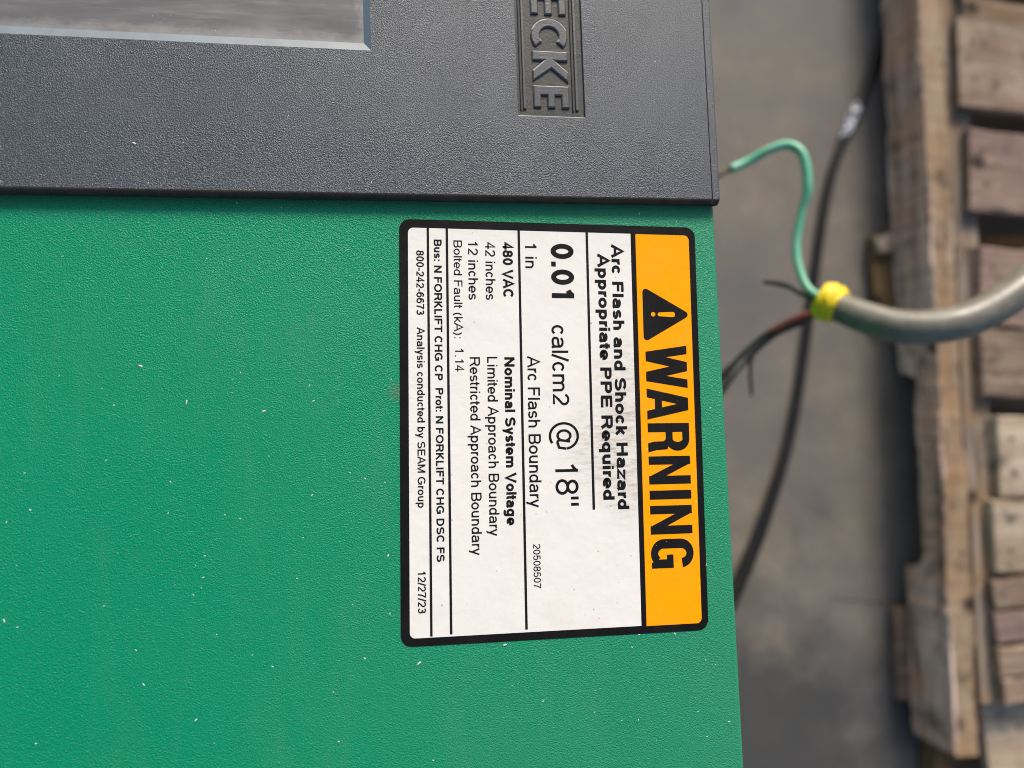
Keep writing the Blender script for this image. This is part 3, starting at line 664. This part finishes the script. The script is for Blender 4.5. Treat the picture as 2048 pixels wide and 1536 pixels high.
# ------------------------------------------------------------------ heavy black cables on the floor
zc = FZ + 7.7
P1 = [(812, 860, zc), (752, 700, zc), (736, 650, zc), (673, 480, zc), (628, 396, zc), (599, 325, zc), (576, 235, zc), (553, 125, zc), (508, -66, zc), (455, -200, zc), (404, -300, zc), (330, -420, zc), (250, -520, zc)]
c1 = empty('floor_cable', P1[6], 'thick black cable on the concrete with a white paint smear', 'cable')
tube('sheath', rel(P1, P1[6]), [7, 7, 7, 6.8, 6.0, 5.2, 5.0, 5.2, 5.6, 6.4, 7, 7, 7], M['rubber'], c1, n=20)
a_, b_ = Vector((664, 462, zc)), Vector((630, 400, zc))
V, F = tube_geo([a_, a_.lerp(b_, .35), a_.lerp(b_, .7), b_], [6.6, 9.8, 9.0, 6.8], n=24, sub=6)
V = [tuple(Vector(v) + noise.noise_vector(Vector(v) * .12) * 1.6) for v in V]
mk('paint_smear', rel(V, P1[6]), F, M['paint'], c1, smooth=True)
zc2 = FZ + 4.2
P2 = [(p[0] + d, p[1] - 3, zc2) for p, d in zip(P1, (10, 10, 10, 10, 9, 8, 8, 8, 9, 12, 15, 18, 18))]
tag(tube('floor_cable', P2, 3.3, M['rubber'], None, n=16), 'thinner black cable lying along the right side of the thick one', 'cable')

# ------------------------------------------------------------------ pallet
PO = (720, 0, FZ)
pal = empty('wooden_pallet', PO, 'weathered wooden pallet with notched edge stringer lying on the concrete', 'pallet')
def wood(name, x0, x1, y0, y1, z0, z1, m, rot=0.0, along='x', parent=pal, origin=PO, rough=.8, nseg=10, notch=None, taper=0.0, label=None, ends=1.5, side=None):
    """board with its length on local X; ragged ends and edges"""
    if along == 'x': Lh, Wd = x1 - x0, y1 - y0
    else: Lh, Wd = y1 - y0, x1 - x0
    H = z1 - z0; V, F = [], []
    us = [i / nseg for i in range(nseg + 1)]
    if notch:
        for u_ in (notch[0], notch[0] + .012, notch[0] + .035, notch[1] - .035, notch[1] - .012, notch[1]): us.append(u_)
        us = sorted(set(us))
    sd_ = random.random() * 100
    def nz(k, u_): return noise.noise(Vector((u_ * Lh * .012 + sd_, k * 7.3, sd_))) * rough * 2 + noise.noise(Vector((u_ * Lh * .06 + sd_, k * 3.1, 0))) * rough
    ch_ = min(2.0, H * .12)
    for u_ in us:
        x = (u_ - .5) * Lh; zb_ = -H / 2
        if notch and notch[0] <= u_ <= notch[1]:
            e = min(u_ - notch[0], notch[1] - u_) * Lh; zb_ = -H/2 + notch[2] * min(1, (e / 12) ** .5 if e > 0 else 0)
        sec = [(-Wd/2 + ch_, zb_), (Wd/2 - ch_, zb_), (Wd/2, zb_ + ch_), (Wd/2, H/2 - ch_), (Wd/2 - ch_, H/2), (-Wd/2 + ch_, H/2), (-Wd/2, H/2 - ch_), (-Wd/2, zb_ + ch_)]
        for k, (yy_, zz_) in enumerate(sec):
            dx = noise.noise(Vector((k * 2.7 + sd_, u_, 1))) * ends if u_ in (0.0, 1.0) else 0
            V.append((x + dx * 2, yy_ + nz(k // 2, u_) * (1 if yy_ > 0 else -1) + taper * (u_ - .5) * (1 if yy_ > 0 else -1), zz_ + nz(9 + k // 2, u_) * .35))
    m_ = len(us)
    for i in range(m_ - 1):
        for k in range(8): F.append((i*8 + k, i*8 + (k+1) % 8, (i+1)*8 + (k+1) % 8, (i+1)*8 + k)[::-1])
    F.append(tuple(range(8))); F.append(tuple((m_-1)*8 + k for k in range(8))[::-1])
    o = mk(name, V, F, m, parent)
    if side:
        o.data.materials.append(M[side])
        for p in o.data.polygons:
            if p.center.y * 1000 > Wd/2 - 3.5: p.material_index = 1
    o.location = (((x0+x1)/2 - origin[0]) * S, ((y0+y1)/2 - origin[1]) * S, ((z0+z1)/2 - origin[2]) * S) if parent else (((x0+x1)/2) * S, ((y0+y1)/2) * S, ((z0+z1)/2) * S)
    o.rotation_euler = (0, 0, rot + (PI/2 if along == 'y' else 0))
    if label: o['label'] = label
    return o
tilt = math.atan2(-(741 - 717), 1054)
# outer stringer: right top edge runs from (750,583) to (715,-471)
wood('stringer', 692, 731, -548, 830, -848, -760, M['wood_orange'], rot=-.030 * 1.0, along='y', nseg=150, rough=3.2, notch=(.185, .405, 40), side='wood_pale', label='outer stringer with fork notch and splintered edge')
wood('stringer', 734, 776, -478, 830, -848, -761.5, M['wood_grey'], rot=-.022, along='y', nseg=40, rough=1.0)
wood('stringer', 1130, 1170, -560, 830, -848, -762, M['wood_board'], rot=-.028, along='y', nseg=20)
decks = [  # y top, y bottom at the left end, left x, rotation, material
    (548, 408, 753, -.085, 'wood_board'), (374, 247, 757, -.09, 'wood_red'), (191, 72, 756, -.10, 'wood_red'), (67, -33, 748, -.06, 'wood_board'),
    (-66, -182, 764, -.03, 'wood_tan'), (-186, -291, 748, -.02, 'wood_tan'), (-300, -340, 741, .0, 'wood_board'), (-347, -390, 740, .02, 'wood_red'), (-396, -436, 738, .0, 'wood_board'), (-441, -476, 744, .02, 'wood_board'),
    (720, 600, 770, -.09, 'wood_board')]
for (yt, yb_, xl, rt, mm) in decks:
    ln_ = 460; cy_ = (yt + yb_) / 2 + sin(rt) * ln_ / 2
    wood('deck_board', xl, xl + ln_, cy_ - (yt - yb_)/2, cy_ + (yt - yb_)/2, -760, -744, M[mm], rot=rt, nseg=30, rough=2.2, ends=4)
    if yt - yb_ > 90:
        for fy in (.28, .7):
            nx, ny = xl + 24, yt - (yt - yb_) * fy
            Vn, Fn = tube_geo([(nx - PO[0], ny - PO[1], 125.5), (nx - PO[0], ny - PO[1], 126.6)], 3.6, n=10, sub=1); mk('nail_head', Vn, Fn, M['nail'], pal)
# bottom boards that stick out to the left under the stringer
wood('bottom_board', 662, 1180, 88, 232, -867, -849, M['wood_brown'], rot=-.02, nseg=18, rough=2.0, ends=6, label='bottom board with pale splintered corner')
wood('bottom_board', 654, 1180, -502, -362, -867, -849, M['wood_red'], rot=-.02, nseg=18, rough=1.6, ends=4)
wood('bottom_board', 748, 1180, 560, 690, -867, -849, M['wood_board'], rot=-.03, nseg=18)
wood('broken_splinter', 662, 694, 206, 233, -849.5, -838, M['wood_tan'], rot=.2, nseg=8, rough=5, ends=7)
# loose timber at the pallet's corner
tag(wood('loose_plank', 700, 1000, -640, -500, -866, -842, M['wood_brown'], rot=-.10, parent=None, nseg=12, ends=6), 'damp brown plank on the floor under the near end of the pallet', 'plank')
tag(wood('split_board', 742, 1060, -600, -482, -800, -782, M['wood_tan'], rot=.03, parent=None, nseg=12, ends=8, rough=3), 'pale tan split board jutting past the narrow pallet slats', 'board')
tag(wood('loose_plank', 775, 1200, 556, 650, -744, -722, M['wood_brown'], rot=-.12, parent=None, nseg=12), 'brown plank lying slantwise across the far pallet boards', 'plank')
